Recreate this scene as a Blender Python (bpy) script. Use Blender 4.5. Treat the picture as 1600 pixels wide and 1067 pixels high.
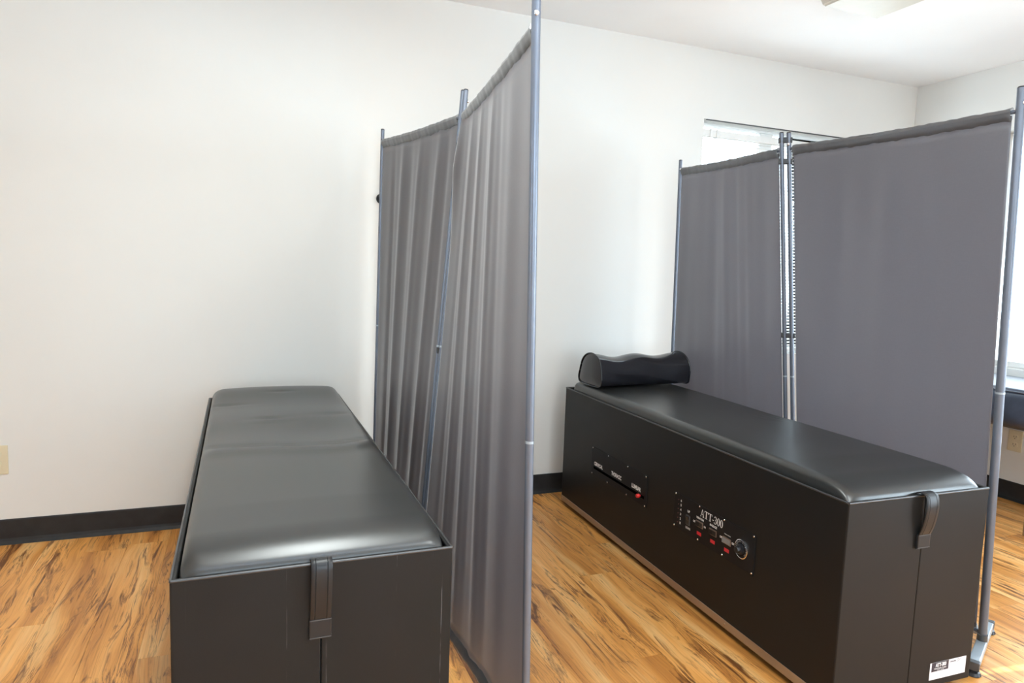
import bpy, bmesh, math, random
from mathutils import Vector, Matrix

random.seed(7)
for o in list(bpy.data.objects):
    bpy.data.objects.remove(o)
SC = bpy.context.scene
COL = SC.collection
PI = math.pi

# ------------------------------------------------------------------ camera
cam_d = bpy.data.cameras.new('camera')
cam_d.sensor_width = 36.0
cam_d.lens = 1064.677 / 1600 * 36.0
cam_d.clip_start = 0.02
cam = bpy.data.objects.new('camera', cam_d)
COL.objects.link(cam)
RIGHT = Vector((0.930141, -0.365547, 0.034820))
DOWN = Vector((-0.005845, -0.109554, -0.993964))
FWD = Vector((0.367155, 0.924323, -0.104037))
m = Matrix.Identity(4)
for i in range(3):
    m[i][0] = RIGHT[i]; m[i][1] = -DOWN[i]; m[i][2] = -FWD[i]
m[2][3] = 1.18888
cam.matrix_world = m
SC.camera = cam

# ------------------------------------------------------------------ colour management
SC.view_settings.view_transform = 'Standard'
SC.view_settings.look = 'None'
SC.view_settings.gamma = 1.0
SC.view_settings.use_curve_mapping = False
SC.view_settings.exposure = 0.07
SC.cycles.caustics_reflective = False
SC.cycles.caustics_refractive = False
SC.cycles.sample_clamp_indirect = 6.0

# ------------------------------------------------------------------ sky and daylight
world = bpy.data.worlds.new('sky')
SC.world = world
world.use_nodes = True
bg = world.node_tree.nodes['Background']
bg.inputs['Color'].default_value = (0.80, 0.93, 1.06, 1)
bg.inputs['Strength'].default_value = 6.6


def area(name, loc, direction, sx, sy, power, color):
    d = bpy.data.lights.new(name, 'AREA')
    d.shape = 'RECTANGLE'; d.size = sx; d.size_y = sy
    d.energy = power; d.color = color
    o = bpy.data.objects.new(name, d)
    o.location = loc
    o.rotation_euler = Vector(direction).to_track_quat('-Z', 'Z').to_euler()
    COL.objects.link(o)
    return o


# room dimensions (metres); camera stands at x = 0, y = 0
XL, XR, YF, YB, HC = -2.7, 4.0215, -2.7, 3.25438, 2.44
WZ0, WZ1 = 0.735, 2.066            # window sill and head heights
DAY = (0.78, 0.93, 1.06)
# daylight entering by the right and rear windows, and by an added unseen window nearer the front
area('daylight_right', (XR + 0.22, 1.57, 1.4), (-1, 0, 0.3), 2.3, 1.3, 44, DAY)
area('daylight_right_added', (XR + 0.22, -0.9, 1.4), (-1, 0, 0.3), 2.2, 1.3, 160, DAY)
area('daylight_rear', (3.06, YB + 0.22, 1.4), (0, -1, -0.4), 1.3, 1.3, 52, DAY)
# sun through the right-hand windows, landing on the floor beyond the right screen
sun_d = bpy.data.lights.new('sun', 'SUN')
sun_d.energy = 18.0; sun_d.angle = math.radians(0.6); sun_d.color = (0.92, 0.94, 0.93)
sun = bpy.data.objects.new('sun', sun_d); COL.objects.link(sun)
SUN_EL, SUN_AZ = math.radians(44), math.radians(-8)
sun.rotation_euler = Vector((-math.cos(SUN_EL) * math.cos(SUN_AZ), -math.cos(SUN_EL) * math.sin(SUN_AZ), -math.sin(SUN_EL))).to_track_quat('-Z', 'Y').to_euler()
# unseen uplight added to brighten the ceiling and fill the room by bounce
area('bounce_fill', (0.3, -0.2, 1.6), (0.10, 0.30, 1), 0.4, 0.4, 34, (0.71, 0.93, 1.15))
area('daylight_left_added', (XL - 0.22, 0.1, 1.5), (1, 0, 0), 1.0, 1.3, 15, (0.72, 0.90, 1.1))  # cool fill at the added left window, out of view


# ------------------------------------------------------------------ mesh helpers
def bm_box(bm, c, s, rot=None, bevel=0.0, seg=2):
    r = bmesh.ops.create_cube(bm, size=1.0)
    vs = r['verts']
    M = Matrix.Diagonal((s[0], s[1], s[2], 1))
    if rot is not None:
        M = rot.to_4x4() @ M
    M = Matrix.Translation(c) @ M
    bmesh.ops.transform(bm, matrix=M, verts=vs)
    if bevel > 0:
        es = set()
        for v in vs:
            es.update(v.link_edges)
        bmesh.ops.bevel(bm, geom=list(es), offset=bevel, segments=seg, affect='EDGES', profile=0.6)
    return bm


def box(x0, x1, y0, y1, z0, z1, bevel=0.0, seg=2):
    bm = bmesh.new()
    bm_box(bm, ((x0 + x1) / 2, (y0 + y1) / 2, (z0 + z1) / 2), (abs(x1 - x0), abs(y1 - y0), abs(z1 - z0)), None, bevel, seg)
    return bm


def frame_of(d):
    d = Vector(d).normalized()
    up = Vector((0, 0, 1)) if abs(d.z) < 0.95 else Vector((1, 0, 0))
    a = d.cross(up).normalized()
    return a, a.cross(d).normalized()


def bm_tube(bm, pts, r, n=16, cap=True):
    rings = []
    pts = [Vector(p) for p in pts]
    for i, p in enumerate(pts):
        if i == 0: d = pts[1] - p
        elif i == len(pts) - 1: d = p - pts[i - 1]
        else: d = pts[i + 1] - pts[i - 1]
        a, b = frame_of(d)
        rr = r[i] if isinstance(r, (list, tuple)) else r
        rings.append([bm.verts.new(p + a * (rr * math.cos(2 * PI * k / n)) + b * (rr * math.sin(2 * PI * k / n))) for k in range(n)])
    for i in range(len(rings) - 1):
        for k in range(n):
            bm.faces.new((rings[i][k], rings[i][(k + 1) % n], rings[i + 1][(k + 1) % n], rings[i + 1][k]))
    if cap:
        bm.faces.new(rings[0][::-1]); bm.faces.new(rings[-1])
    return bm


def tube(pts, r, n=16):
    return bm_tube(bmesh.new(), pts, r, n)


def bm_lathe(bm, prof, origin, axis, n=28):
    """prof: list of (radius, height along axis)."""
    a, b = frame_of(axis)
    ax = Vector(axis).normalized()
    o = Vector(origin)
    rings = []
    for (r, h) in prof:
        if r < 1e-6:
            rings.append([bm.verts.new(o + ax * h)])
        else:
            rings.append([bm.verts.new(o + ax * h + a * (r * math.cos(2 * PI * k / n)) + b * (r * math.sin(2 * PI * k / n))) for k in range(n)])
    for i in range(len(rings) - 1):
        A, B = rings[i], rings[i + 1]
        for k in range(n):
            k2 = (k + 1) % n
            if len(A) == 1 and len(B) == 1: continue
            if len(A) == 1: bm.faces.new((A[0], B[k2], B[k]))
            elif len(B) == 1: bm.faces.new((A[k], A[k2], B[0]))
            else: bm.faces.new((A[k], A[k2], B[k2], B[k]))
    return bm


def lathe(prof, origin, axis, n=28):
    return bm_lathe(bmesh.new(), prof, origin, axis, n)


def bm_prism(bm, poly, o, ex, ey, ez, depth):
    """Flat polygon (list of 2D points on ex, ey) extruded along ez."""
    o, ex, ey, ez = Vector(o), Vector(ex), Vector(ey), Vector(ez)
    A = [bm.verts.new(o + ex * p[0] + ey * p[1]) for p in poly]
    B = [bm.verts.new(o + ex * p[0] + ey * p[1] + ez * depth) for p in poly]
    n = len(poly)
    bm.faces.new(A[::-1]); bm.faces.new(B)
    for k in range(n):
        bm.faces.new((A[k], A[(k + 1) % n], B[(k + 1) % n], B[k]))
    return bm


def bm_grid(bm, f, nu, nv, closed_u=False):
    g = [[bm.verts.new(f(i / nu, j / nv)) for j in range(nv + 1)] for i in range(nu + (0 if closed_u else 1))]
    N = len(g)
    for i in range(nu):
        for j in range(nv):
            i2 = (i + 1) % N
            bm.faces.new((g[i][j], g[i2][j], g[i2][j + 1], g[i][j + 1]))
    return g


def obj(name, bm, mat, parent=None, smooth=False, angle=40):
    bmesh.ops.recalc_face_normals(bm, faces=bm.faces[:])
    me = bpy.data.meshes.new(name)
    bm.to_mesh(me); bm.free()
    if smooth:
        me.polygons.foreach_set('use_smooth', [True] * len(me.polygons))
        try:
            me.set_sharp_from_angle(angle=math.radians(angle))
        except Exception:
            pass
    o = bpy.data.objects.new(name, me)
    if mat: me.materials.append(mat)
    COL.objects.link(o)
    if parent is not None:
        o.parent = parent
    return o


def wobj(name, bm, mat, parent, smooth=False, angle=40):
    """Geometry given in world space, put under an unrotated Empty at its base."""
    off = Vector((0, 0, 0)); p = parent
    while p is not None:
        off += p.location; p = p.parent
    bmesh.ops.translate(bm, vec=-off, verts=bm.verts[:])
    return obj(name, bm, mat, parent, smooth, angle)


def tag(o, label, cat, group=None):
    o['label'] = label; o['category'] = cat
    if group: o['group'] = group
    return o


def thing(name, label, cat, loc=(0, 0, 0), rz=0.0, group=None):
    o = bpy.data.objects.new(name, None)
    o.empty_display_size = 0.1
    o.location = loc; o.rotation_euler = (0, 0, rz)
    COL.objects.link(o)
    return tag(o, label, cat, group)


def struct(name, bm, mat, parent=None, smooth=False):
    o = obj(name, bm, mat, parent, smooth)
    if parent is None: o['kind'] = 'structure'
    return o


def struct_root(name, loc=(0, 0, 0)):
    o = bpy.data.objects.new(name, None)
    o.location = loc; COL.objects.link(o)
    o['kind'] = 'structure'
    return o


# ------------------------------------------------------------------ materials
def mat_new(name):
    M = bpy.data.materials.new(name)
    M.use_nodes = True
    nt = M.node_tree
    return M, nt, nt.nodes['Principled BSDF']


def N(nt, t, **kw):
    n = nt.nodes.new(t)
    for k, v in kw.items():
        setattr(n, k, v)
    return n


def ramp(nt, stops):
    r = N(nt, 'ShaderNodeValToRGB')
    e = r.color_ramp.elements
    while len(e) > 1: e.remove(e[-1])
    e[0].position = stops[0][0]; e[0].color = (*stops[0][1], 1)
    for p, c in stops[1:]:
        x = e.new(p); x.color = (*c, 1)
    return r


def simple(name, col, rough=0.5, metal=0.0, spec=0.5, noise=0.0, nscale=30, bump=0.0, bscale=300, stretch=(1, 1, 1), sheen=0.0):
    M, nt, b = mat_new(name)
    L = nt.links.new
    b.inputs['Roughness'].default_value = rough
    b.inputs['Metallic'].default_value = metal
    b.inputs['Specular IOR Level'].default_value = spec
    if sheen:
        b.inputs['Sheen Weight'].default_value = sheen
        b.inputs['Sheen Roughness'].default_value = 0.4
    tc = N(nt, 'ShaderNodeTexCoord'); mp = N(nt, 'ShaderNodeMapping')
    mp.inputs['Scale'].default_value = stretch
    L(tc.outputs['Object'], mp.inputs['Vector'])
    no = N(nt, 'ShaderNodeTexNoise'); no.inputs['Scale'].default_value = nscale; no.inputs['Detail'].default_value = 4
    L(mp.outputs[0], no.inputs['Vector'])
    lo = tuple(max(0, c * (1 - noise)) for c in col); hi = tuple(min(1, c * (1 + noise)) for c in col)
    r = ramp(nt, [(0.3, lo), (0.7, hi)])
    L(no.outputs['Fac'], r.inputs['Fac']); L(r.outputs['Color'], b.inputs['Base Color'])
    if bump > 0:
        n2 = N(nt, 'ShaderNodeTexNoise'); n2.inputs['Scale'].default_value = bscale; n2.inputs['Detail'].default_value = 3
        L(mp.outputs[0], n2.inputs['Vector'])
        bp = N(nt, 'ShaderNodeBump'); bp.inputs['Strength'].default_value = bump; bp.inputs['Distance'].default_value = 0.002
        L(n2.outputs['Fac'], bp.inputs['Height']); L(bp.outputs[0], b.inputs['Normal'])
    return M


WALL = simple('wall_paint', (0.80, 0.795, 0.765), 0.75, spec=0.25, noise=0.012, nscale=3, bump=0.08, bscale=220)
CEIL = simple('ceiling_paint', (0.93, 0.93, 0.925), 0.85, spec=0.2, noise=0.01, nscale=4, bump=0.15, bscale=160)
RUBBER = simple('rubber_base', (0.018, 0.018, 0.019), 0.5, spec=0.4, noise=0.25, nscale=25)
POLE = simple('pole_paint', (0.14, 0.16, 0.20), 0.34, metal=0.35, spec=0.6, noise=0.05, nscale=20)
POLE_LIGHT = simple('foot_paint', (0.36, 0.41, 0.45), 0.35, metal=0.3, spec=0.6, noise=0.05, nscale=20)
PLASTIC_BLACK = simple('black_plastic', (0.012, 0.012, 0.014), 0.35, noise=0.2, nscale=40)
PLASTIC_GREY = simple('grey_plastic', (0.07, 0.07, 0.072), 0.45, noise=0.15, nscale=40)
CHROME = simple('chrome', (0.75, 0.75, 0.76), 0.22, metal=1.0, noise=0.05)
ALUMINIUM = simple('kick_aluminium', (0.42, 0.36, 0.31), 0.42, metal=0.9, noise=0.12, nscale=14, stretch=(1, 0.2, 1))
IVORY = simple('ivory_plastic', (0.74, 0.66, 0.47), 0.35, noise=0.03, nscale=20)
IVORY_DARK = simple('ivory_slot', (0.06, 0.045, 0.03), 0.6)
WHITE = simple('white_vinyl', (0.82, 0.82, 0.80), 0.4, noise=0.02)
WHITE_PRINT = simple('white_print', (0.95, 0.95, 0.95), 0.6, noise=0.01, nscale=400)
RED = simple('red_print', (0.62, 0.02, 0.035), 0.5, noise=0.1, nscale=300)
REDKNOB = simple('red_plastic', (0.75, 0.03, 0.03), 0.3, noise=0.05)
BROWNBEZ = simple('bronze_bezel', (0.22, 0.15, 0.11), 0.4, metal=0.4, noise=0.1)
ROCKER = simple('rocker_grey', (0.22, 0.22, 0.22), 0.35, noise=0.1)
LENS = simple('acrylic_lens', (0.66, 0.64, 0.56), 0.35, noise=0.02, bump=0.1, bscale=120)
FIXWHITE = simple('fixture_enamel', (0.66, 0.65, 0.58), 0.4, noise=0.02)
STICKER = simple('sticker_paper', (0.84, 0.82, 0.86), 0.5, noise=0.03, nscale=60)
INK = simple('sticker_ink', (0.035, 0.03, 0.045), 0.5)
NAVY = simple('navy_vinyl', (0.035, 0.045, 0.07), 0.35, spec=0.6, noise=0.35, nscale=12, bump=0.15, bscale=60)
GROUND = simple('concrete_ground', (0.30, 0.295, 0.285), 0.9, noise=0.1, nscale=2)
TIMBER = simple('table_timber', (0.30, 0.17, 0.08), 0.45, noise=0.25, nscale=12, stretch=(8, 1, 1))
PLATE = simple('control_plate', (0.010, 0.010, 0.011), 0.5, spec=0.2, noise=0.1, nscale=60)


def vinyl(name, col, rough, spec, grain=0.12, scratches=0.0):
    M, nt, b = mat_new(name)
    L = nt.links.new
    b.inputs['Specular IOR Level'].default_value = spec
    tc = N(nt, 'ShaderNodeTexCoord')
    no = N(nt, 'ShaderNodeTexNoise'); no.inputs['Scale'].default_value = 9; no.inputs['Detail'].default_value = 5
    L(tc.outputs['Object'], no.inputs['Vector'])
    r = ramp(nt, [(0.3, tuple(c * 0.93 for c in col)), (0.7, tuple(c * 1.07 for c in col))])
    L(no.outputs['Fac'], r.inputs['Fac'])
    mr = N(nt, 'ShaderNodeMapRange')
    var = 0.05 if grain > 0 else 0.012
    mr.inputs['To Min'].default_value = rough - var; mr.inputs['To Max'].default_value = rough + var
    L(no.outputs['Fac'], mr.inputs['Value']); L(mr.outputs[0], b.inputs['Roughness'])
    v = N(nt, 'ShaderNodeTexNoise'); v.inputs['Scale'].default_value = 420; v.inputs['Detail'].default_value = 2
    L(tc.outputs['Object'], v.inputs['Vector'])
    bp = N(nt, 'ShaderNodeBump'); bp.inputs['Strength'].default_value = grain; bp.inputs['Distance'].default_value = 0.001
    L(v.outputs['Fac'], bp.inputs['Height'])
    if grain > 0: L(bp.outputs[0], b.inputs['Normal'])
    out = r.outputs['Color']
    if scratches > 0:
        # pale rub marks running down the panel, in a few narrow broken streaks
        mp = N(nt, 'ShaderNodeMapping'); mp.inputs['Scale'].default_value = (105, 1, 0.0)
        L(tc.outputs['Object'], mp.inputs['Vector'])
        s1 = N(nt, 'ShaderNodeTexNoise'); s1.inputs['Scale'].default_value = 1.0; s1.inputs['Detail'].default_value = 3
        L(mp.outputs[0], s1.inputs['Vector'])
        r1 = ramp(nt, [(0.635, (0, 0, 0)), (0.68, (1, 1, 1))])
        L(s1.outputs['Fac'], r1.inputs['Fac'])
        mp2 = N(nt, 'ShaderNodeMapping'); mp2.inputs['Scale'].default_value = (105, 1, 14)
        L(tc.outputs['Object'], mp2.inputs['Vector'])
        s2 = N(nt, 'ShaderNodeTexNoise'); s2.inputs['Scale'].default_value = 1.0; s2.inputs['Detail'].default_value = 5
        L(mp2.outputs[0], s2.inputs['Vector'])
        r2 = ramp(nt, [(0.50, (0, 0, 0)), (0.66, (1, 1, 1))])
        L(s2.outputs['Fac'], r2.inputs['Fac'])
        mu = N(nt, 'ShaderNodeMath', operation='MULTIPLY'); L(r1.outputs['Color'], mu.inputs[0]); L(r2.outputs['Color'], mu.inputs[1])
        mu2 = N(nt, 'ShaderNodeMath', operation='MULTIPLY'); mu2.inputs[1].default_value = scratches; L(mu.outputs[0], mu2.inputs[0])
        mix = N(nt, 'ShaderNodeMix', data_type='RGBA')
        L(mu2.outputs[0], mix.inputs['Factor']); L(out, mix.inputs['A']); mix.inputs['B'].default_value = (0.42, 0.42, 0.42, 1)
        out = mix.outputs['Result']
    L(out, b.inputs['Base Color'])
    return M


BODY = vinyl('black_body_vinyl', (0.010, 0.0098, 0.0096), 0.44, 0.24, 0.15, 0.0)
BODY_WORN = vinyl('black_body_vinyl_rubbed', (0.012, 0.0118, 0.0116), 0.44, 0.24, 0.15, 0.28)
CUSHION = vinyl('black_cushion_vinyl', (0.018, 0.018, 0.017), 0.30, 0.8, 0.0)
STRAPV = vinyl('black_strap_vinyl', (0.014, 0.014, 0.015), 0.38, 0.4, 0.0)
EDGE = vinyl('black_edge_glint', (0.025, 0.025, 0.027), 0.36, 0.9, 0.0)
PILLOWV = vinyl('black_pillow_vinyl', (0.010, 0.010, 0.013), 0.19, 0.7, 0.0)


def fabric_mat(name, col):
    M, nt, b = mat_new(name)
    L = nt.links.new
    b.inputs['Roughness'].default_value = 0.34
    b.inputs['Specular IOR Level'].default_value = 0.95
    b.inputs['Sheen Weight'].default_value = 0.35
    b.inputs['Sheen Roughness'].default_value = 0.3
    tc = N(nt, 'ShaderNodeTexCoord')
    def wv(scale, sx, sz):
        mp = N(nt, 'ShaderNodeMapping'); mp.inputs['Scale'].default_value = (sx, sx, sz)
        L(tc.outputs['Object'], mp.inputs['Vector'])
        n = N(nt, 'ShaderNodeTexNoise'); n.inputs['Scale'].default_value = scale; n.inputs['Detail'].default_value = 2
        L(mp.outputs[0], n.inputs['Vector'])
        return n
    a = wv(1, 700, 60); c = wv(1, 60, 700)
    ad = N(nt, 'ShaderNodeMath', operation='ADD'); L(a.outputs['Fac'], ad.inputs[0]); L(c.outputs['Fac'], ad.inputs[1])
    r = ramp(nt, [(0.35, tuple(x * 0.72 for x in col)), (0.65, tuple(x * 1.22 for x in col))])
    hf = N(nt, 'ShaderNodeMath', operation='MULTIPLY'); hf.inputs[1].default_value = 0.5; L(ad.outputs[0], hf.inputs[0])
    L(hf.outputs[0], r.inputs['Fac']); L(r.outputs['Color'], b.inputs['Base Color'])
    bp = N(nt, 'ShaderNodeBump'); bp.inputs['Strength'].default_value = 0.12; bp.inputs['Distance'].default_value = 0.001
    L(hf.outputs[0], bp.inputs['Height']); L(bp.outputs[0], b.inputs['Normal'])
    tr = N(nt, 'ShaderNodeBsdfTranslucent'); tr.inputs['Color'].default_value = (*[min(1, x * 20.0) for x in col], 1)
    ms = N(nt, 'ShaderNodeMixShader'); ms.inputs['Fac'].default_value = 0.26
    L(b.outputs[0], ms.inputs[1]); L(tr.outputs[0], ms.inputs[2])
    L(ms.outputs[0], nt.nodes['Material Output'].inputs['Surface'])
    return M


FABRIC = fabric_mat('screen_polyester', (0.044, 0.0415, 0.0432))
SLEEVE = fabric_mat('screen_sleeve', (0.085, 0.083, 0.087))


def wood_mat():
    M, nt, b = mat_new('hickory_plank')
    L = nt.links.new
    tc = N(nt, 'ShaderNodeTexCoord'); oi = N(nt, 'ShaderNodeObjectInfo')
    mul = N(nt, 'ShaderNodeMath', operation='MULTIPLY'); mul.inputs[1].default_value = 83.0
    L(oi.outputs['Random'], mul.inputs[0])
    cmb = N(nt, 'ShaderNodeCombineXYZ'); L(mul.outputs[0], cmb.inputs[0]); L(mul.outputs[0], cmb.inputs[1])
    va = N(nt, 'ShaderNodeVectorMath', operation='ADD'); L(tc.outputs['Object'], va.inputs[0]); L(cmb.outputs[0], va.inputs[1])

    # grain wanders sideways along the plank
    w0 = N(nt, 'ShaderNodeMapping'); w0.inputs['Scale'].default_value = (5, 2.2, 1); L(va.outputs[0], w0.inputs['Vector'])
    wn = N(nt, 'ShaderNodeTexNoise'); wn.inputs['Scale'].default_value = 1.0; wn.inputs['Detail'].default_value = 2; L(w0.outputs[0], wn.inputs['Vector'])
    wsub = N(nt, 'ShaderNodeVectorMath', operation='SUBTRACT'); wsub.inputs[1].default_value = (0.5, 0.5, 0.5); L(wn.outputs['Color'], wsub.inputs[0])
    wsc = N(nt, 'ShaderNodeVectorMath', operation='MULTIPLY'); wsc.inputs[1].default_value = (0.06, 0.05, 0); L(wsub.outputs[0], wsc.inputs[0])
    vw = N(nt, 'ShaderNodeVectorMath', operation='ADD'); L(va.outputs[0], vw.inputs[0]); L(wsc.outputs[0], vw.inputs[1])

    def noise(sx, sy, detail=4, dist=0.0, rough=0.55):
        mp = N(nt, 'ShaderNodeMapping'); mp.inputs['Scale'].default_value = (sx, sy, 1); L(vw.outputs[0], mp.inputs['Vector'])
        n = N(nt, 'ShaderNodeTexNoise'); n.inputs['Scale'].default_value = 1.0
        n.inputs['Detail'].default_value = detail; n.inputs['Distortion'].default_value = dist; n.inputs['Roughness'].default_value = rough
        L(mp.outputs[0], n.inputs['Vector'])
        return n.outputs['Fac']

    big = noise(12, 0.9, 5, 0.45, 0.55)
    base = ramp(nt, [(0.30, (0.46, 0.185, 0.048)), (0.44, (0.70, 0.325, 0.083)), (0.53, (0.83, 0.415, 0.122)), (0.66, (0.92, 0.575, 0.245))])
    L(big, base.inputs['Fac'])
    fine = noise(190, 4, 4, 0.1, 0.6)
    fr = ramp(nt, [(0.32, (0.78, 0.73, 0.68)), (0.48, (0.98, 0.97, 0.96)), (0.7, (1.06, 1.06, 1.05))]); L(fine, fr.inputs['Fac'])
    m1 = N(nt, 'ShaderNodeMix', data_type='RGBA', blend_type='MULTIPLY'); m1.inputs['Factor'].default_value = 1.0
    L(base.outputs['Color'], m1.inputs['A']); L(fr.outputs['Color'], m1.inputs['B'])
    # thin dark cracks following the grain, only in some stretches
    cr = noise(26, 1.5, 7, 0.7, 0.6)
    s = N(nt, 'ShaderNodeMath', operation='SUBTRACT'); s.inputs[1].default_value = 0.5; L(cr, s.inputs[0])
    ab = N(nt, 'ShaderNodeMath', operation='ABSOLUTE'); L(s.outputs[0], ab.inputs[0])
    cra = ramp(nt, [(0.0, (1, 1, 1)), (0.020, (0, 0, 0))]); L(ab.outputs[0], cra.inputs['Fac'])
    msk = noise(7, 2.0, 3, 0.3)
    mra = ramp(nt, [(0.47, (0, 0, 0)), (0.56, (1, 1, 1))]); L(msk, mra.inputs['Fac'])
    mm = N(nt, 'ShaderNodeMath', operation='MULTIPLY'); L(cra.outputs['Color'], mm.inputs[0]); L(mra.outputs['Color'], mm.inputs[1])
    # brown heart-wood smears and knots
    kn = noise(21, 2.3, 9, 1.0, 0.68)
    kra = ramp(nt, [(0.535, (0, 0, 0)), (0.625, (1, 1, 1))]); L(kn, kra.inputs['Fac'])
    mx = N(nt, 'ShaderNodeMath', operation='MAXIMUM'); L(mm.outputs[0], mx.inputs[0]); L(kra.outputs['Color'], mx.inputs[1])
    ms = N(nt, 'ShaderNodeMath', operation='MULTIPLY'); ms.inputs[1].default_value = 0.92; L(mx.outputs[0], ms.inputs[0])
    m2 = N(nt, 'ShaderNodeMix', data_type='RGBA'); L(ms.outputs[0], m2.inputs['Factor'])
    L(m1.outputs['Result'], m2.inputs['A']); m2.inputs['B'].default_value = (0.13, 0.042, 0.014, 1)
    # tint per plank
    tr = ramp(nt, [(0.0, (0.80, 0.71, 0.62)), (0.5, (0.98, 0.92, 0.85)), (1.0, (1.06, 1.03, 1.0))]); L(oi.outputs['Random'], tr.inputs['Fac'])
    m3 = N(nt, 'ShaderNodeMix', data_type='RGBA', blend_type='MULTIPLY'); m3.inputs['Factor'].default_value = 1.0
    L(m2.outputs['Result'], m3.inputs['A']); L(tr.outputs['Color'], m3.inputs['B'])
    L(m3.outputs['Result'], b.inputs['Base Color'])
    b.inputs['Roughness'].default_value = 0.36
    b.inputs['Specular IOR Level'].default_value = 0.45
    bp = N(nt, 'ShaderNodeBump'); bp.inputs['Strength'].default_value = 0.25; bp.inputs['Distance'].default_value = 0.0008
    L(fine, bp.inputs['Height']); L(bp.outputs[0], b.inputs['Normal'])
    return M


WOOD = wood_mat()
SUBFLOOR = simple('plank_joint', (0.07, 0.03, 0.012), 0.8, noise=0.2)


def glass_mat():
    M, nt, b = mat_new('window_glass')
    L = nt.links.new
    b.inputs['Base Color'].default_value = (1, 1, 1, 1)
    b.inputs['Roughness'].default_value = 0.02
    t = N(nt, 'ShaderNodeBsdfTransparent'); t.inputs['Color'].default_value = (0.97, 0.985, 0.98, 1)
    g = N(nt, 'ShaderNodeBsdfGlossy'); g.inputs['Roughness'].default_value = 0.02
    fz = N(nt, 'ShaderNodeFresnel'); fz.inputs['IOR'].default_value = 1.45
    ms = N(nt, 'ShaderNodeMixShader'); L(fz.outputs[0], ms.inputs['Fac']); L(t.outputs[0], ms.inputs[1]); L(g.outputs[0], ms.inputs[2])
    L(ms.outputs[0], nt.nodes['Material Output'].inputs['Surface'])
    return M


GLASS = glass_mat()


def slat_mat():
    M, nt, b = mat_new('blind_slat')
    L = nt.links.new
    b.inputs['Base Color'].default_value = (0.80, 0.78, 0.74, 1); b.inputs['Roughness'].default_value = 0.45
    t = N(nt, 'ShaderNodeBsdfTranslucent'); t.inputs['Color'].default_value = (0.8, 0.78, 0.74, 1)
    ms = N(nt, 'ShaderNodeMixShader'); ms.inputs['Fac'].default_value = 0.3
    L(b.outputs[0], ms.inputs[1]); L(t.outputs[0], ms.inputs[2]); L(ms.outputs[0], nt.nodes['Material Output'].inputs['Surface'])
    return M


SLAT = slat_mat()

# ------------------------------------------------------------------ room shell
WT = 0.16


def wall_with_holes(name, axis, pos, outward, a0, a1, holes):
    """A wall of thickness WT; axis 'x' runs along x at y = pos, 'y' runs along y at x = pos."""
    bm = bmesh.new()
    cuts = sorted({a0, a1, *[h[0] for h in holes], *[h[1] for h in holes]})
    for i in range(len(cuts) - 1):
        c0, c1 = cuts[i], cuts[i + 1]
        zs = [(0, HC)]
        for h in holes:
            if h[0] <= c0 + 1e-6 and h[1] >= c1 - 1e-6:
                zs = [(0, h[2]), (h[3], HC)]
        for z0, z1 in zs:
            lo, hi = sorted((pos, pos + outward * WT))
            if axis == 'x': bm_box(bm, ((c0 + c1) / 2, (lo + hi) / 2, (z0 + z1) / 2), (c1 - c0, hi - lo, z1 - z0))
            else: bm_box(bm, ((lo + hi) / 2, (c0 + c1) / 2, (z0 + z1) / 2), (hi - lo, c1 - c0, z1 - z0))
    bmesh.ops.remove_doubles(bm, verts=bm.verts[:], dist=1e-5)
    return struct(name, bm, WALL)


W1 = (2.398, 3.72)                 # rear window, x range
W2 = (0.42, 2.72)                  # right wall window beside the screens, y range
W3 = (-2.0, 0.2)                   # added unseen right wall window nearer the front, supplies daylight
W4 = (-0.5, 2.9)                   # added unseen front glazing to let in daylight, x range
W5 = (-0.4, 0.6)                   # added unseen left wall window, lets in cool daylight
wall_with_holes('wall_back', 'x', YB, 1, XL - WT, XR + WT, [(W1[0], W1[1], WZ0, WZ1)])
wall_with_holes('wall_right', 'y', XR, 1, YF, YB, [(W2[0], W2[1], WZ0, WZ1), (W3[0], W3[1], WZ0, WZ1)])
wall_with_holes('wall_left', 'y', XL, -1, YF, YB, [(W5[0], W5[1], 0.85, WZ1)])
wall_with_holes('wall_front', 'x', YF, -1, XL - WT, XR + WT, [(W4[0], W4[1], 0.3, 2.3)])
struct('ceiling', box(XL - WT, XR + WT, YF - WT, YB + WT, HC, HC + 0.12), CEIL)
gnd = struct('ground', box(-30, 34, -30, 33, -0.4, -0.3), GROUND)

# floor: sub-floor with one object per plank
floor = struct('floor', box(XL - WT, XR + WT, YF - WT, YB + WT, -0.12, -0.0045), SUBFLOOR)
PW, PL = 0.152, 1.2192
plank_mesh = None


def plank_at(x, y0, y1):
    global plank_mesh
    ln = y1 - y0
    if abs(ln - PL) < 1e-4 and plank_mesh is not None:
        o = bpy.data.objects.new('plank', plank_mesh); COL.objects.link(o); o.parent = floor
    else:
        b = box(-PW / 2 + 0.0002, PW / 2 - 0.0002, -ln / 2 + 0.0002, ln / 2 - 0.0002, -0.0045, 0.0, 0.0004, 1)
        o = obj('plank', b, WOOD, floor)
        if abs(ln - PL) < 1e-4: plank_mesh = o.data
    o.location = (x + PW / 2, (y0 + y1) / 2, 0)


x_edge = 1.222 - PW * 26
i = 0
while x_edge < XR:
    off = random.choice([0.0, 0.31, 0.62, 0.93, 1.1])
    ix = round((x_edge - 1.222) / PW)
    if ix == 0: off = (2.28 - YF) % PL
    elif ix == 1: off = (2.547 - YF) % PL
    elif ix == -12: off = (3.07 - YF) % PL
    elif ix == -13: off = (2.49 - YF) % PL
    elif ix == -1: off = (2.93 - YF) % PL
    y = YF + off - PL
    while y < YB:
        a, b2 = max(y, YF), min(y + PL, YB)
        if b2 - a > 0.03 and x_edge + PW > XL:
            plank_at(x_edge, a, b2)
        y += PL
    x_edge += PW


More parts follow.
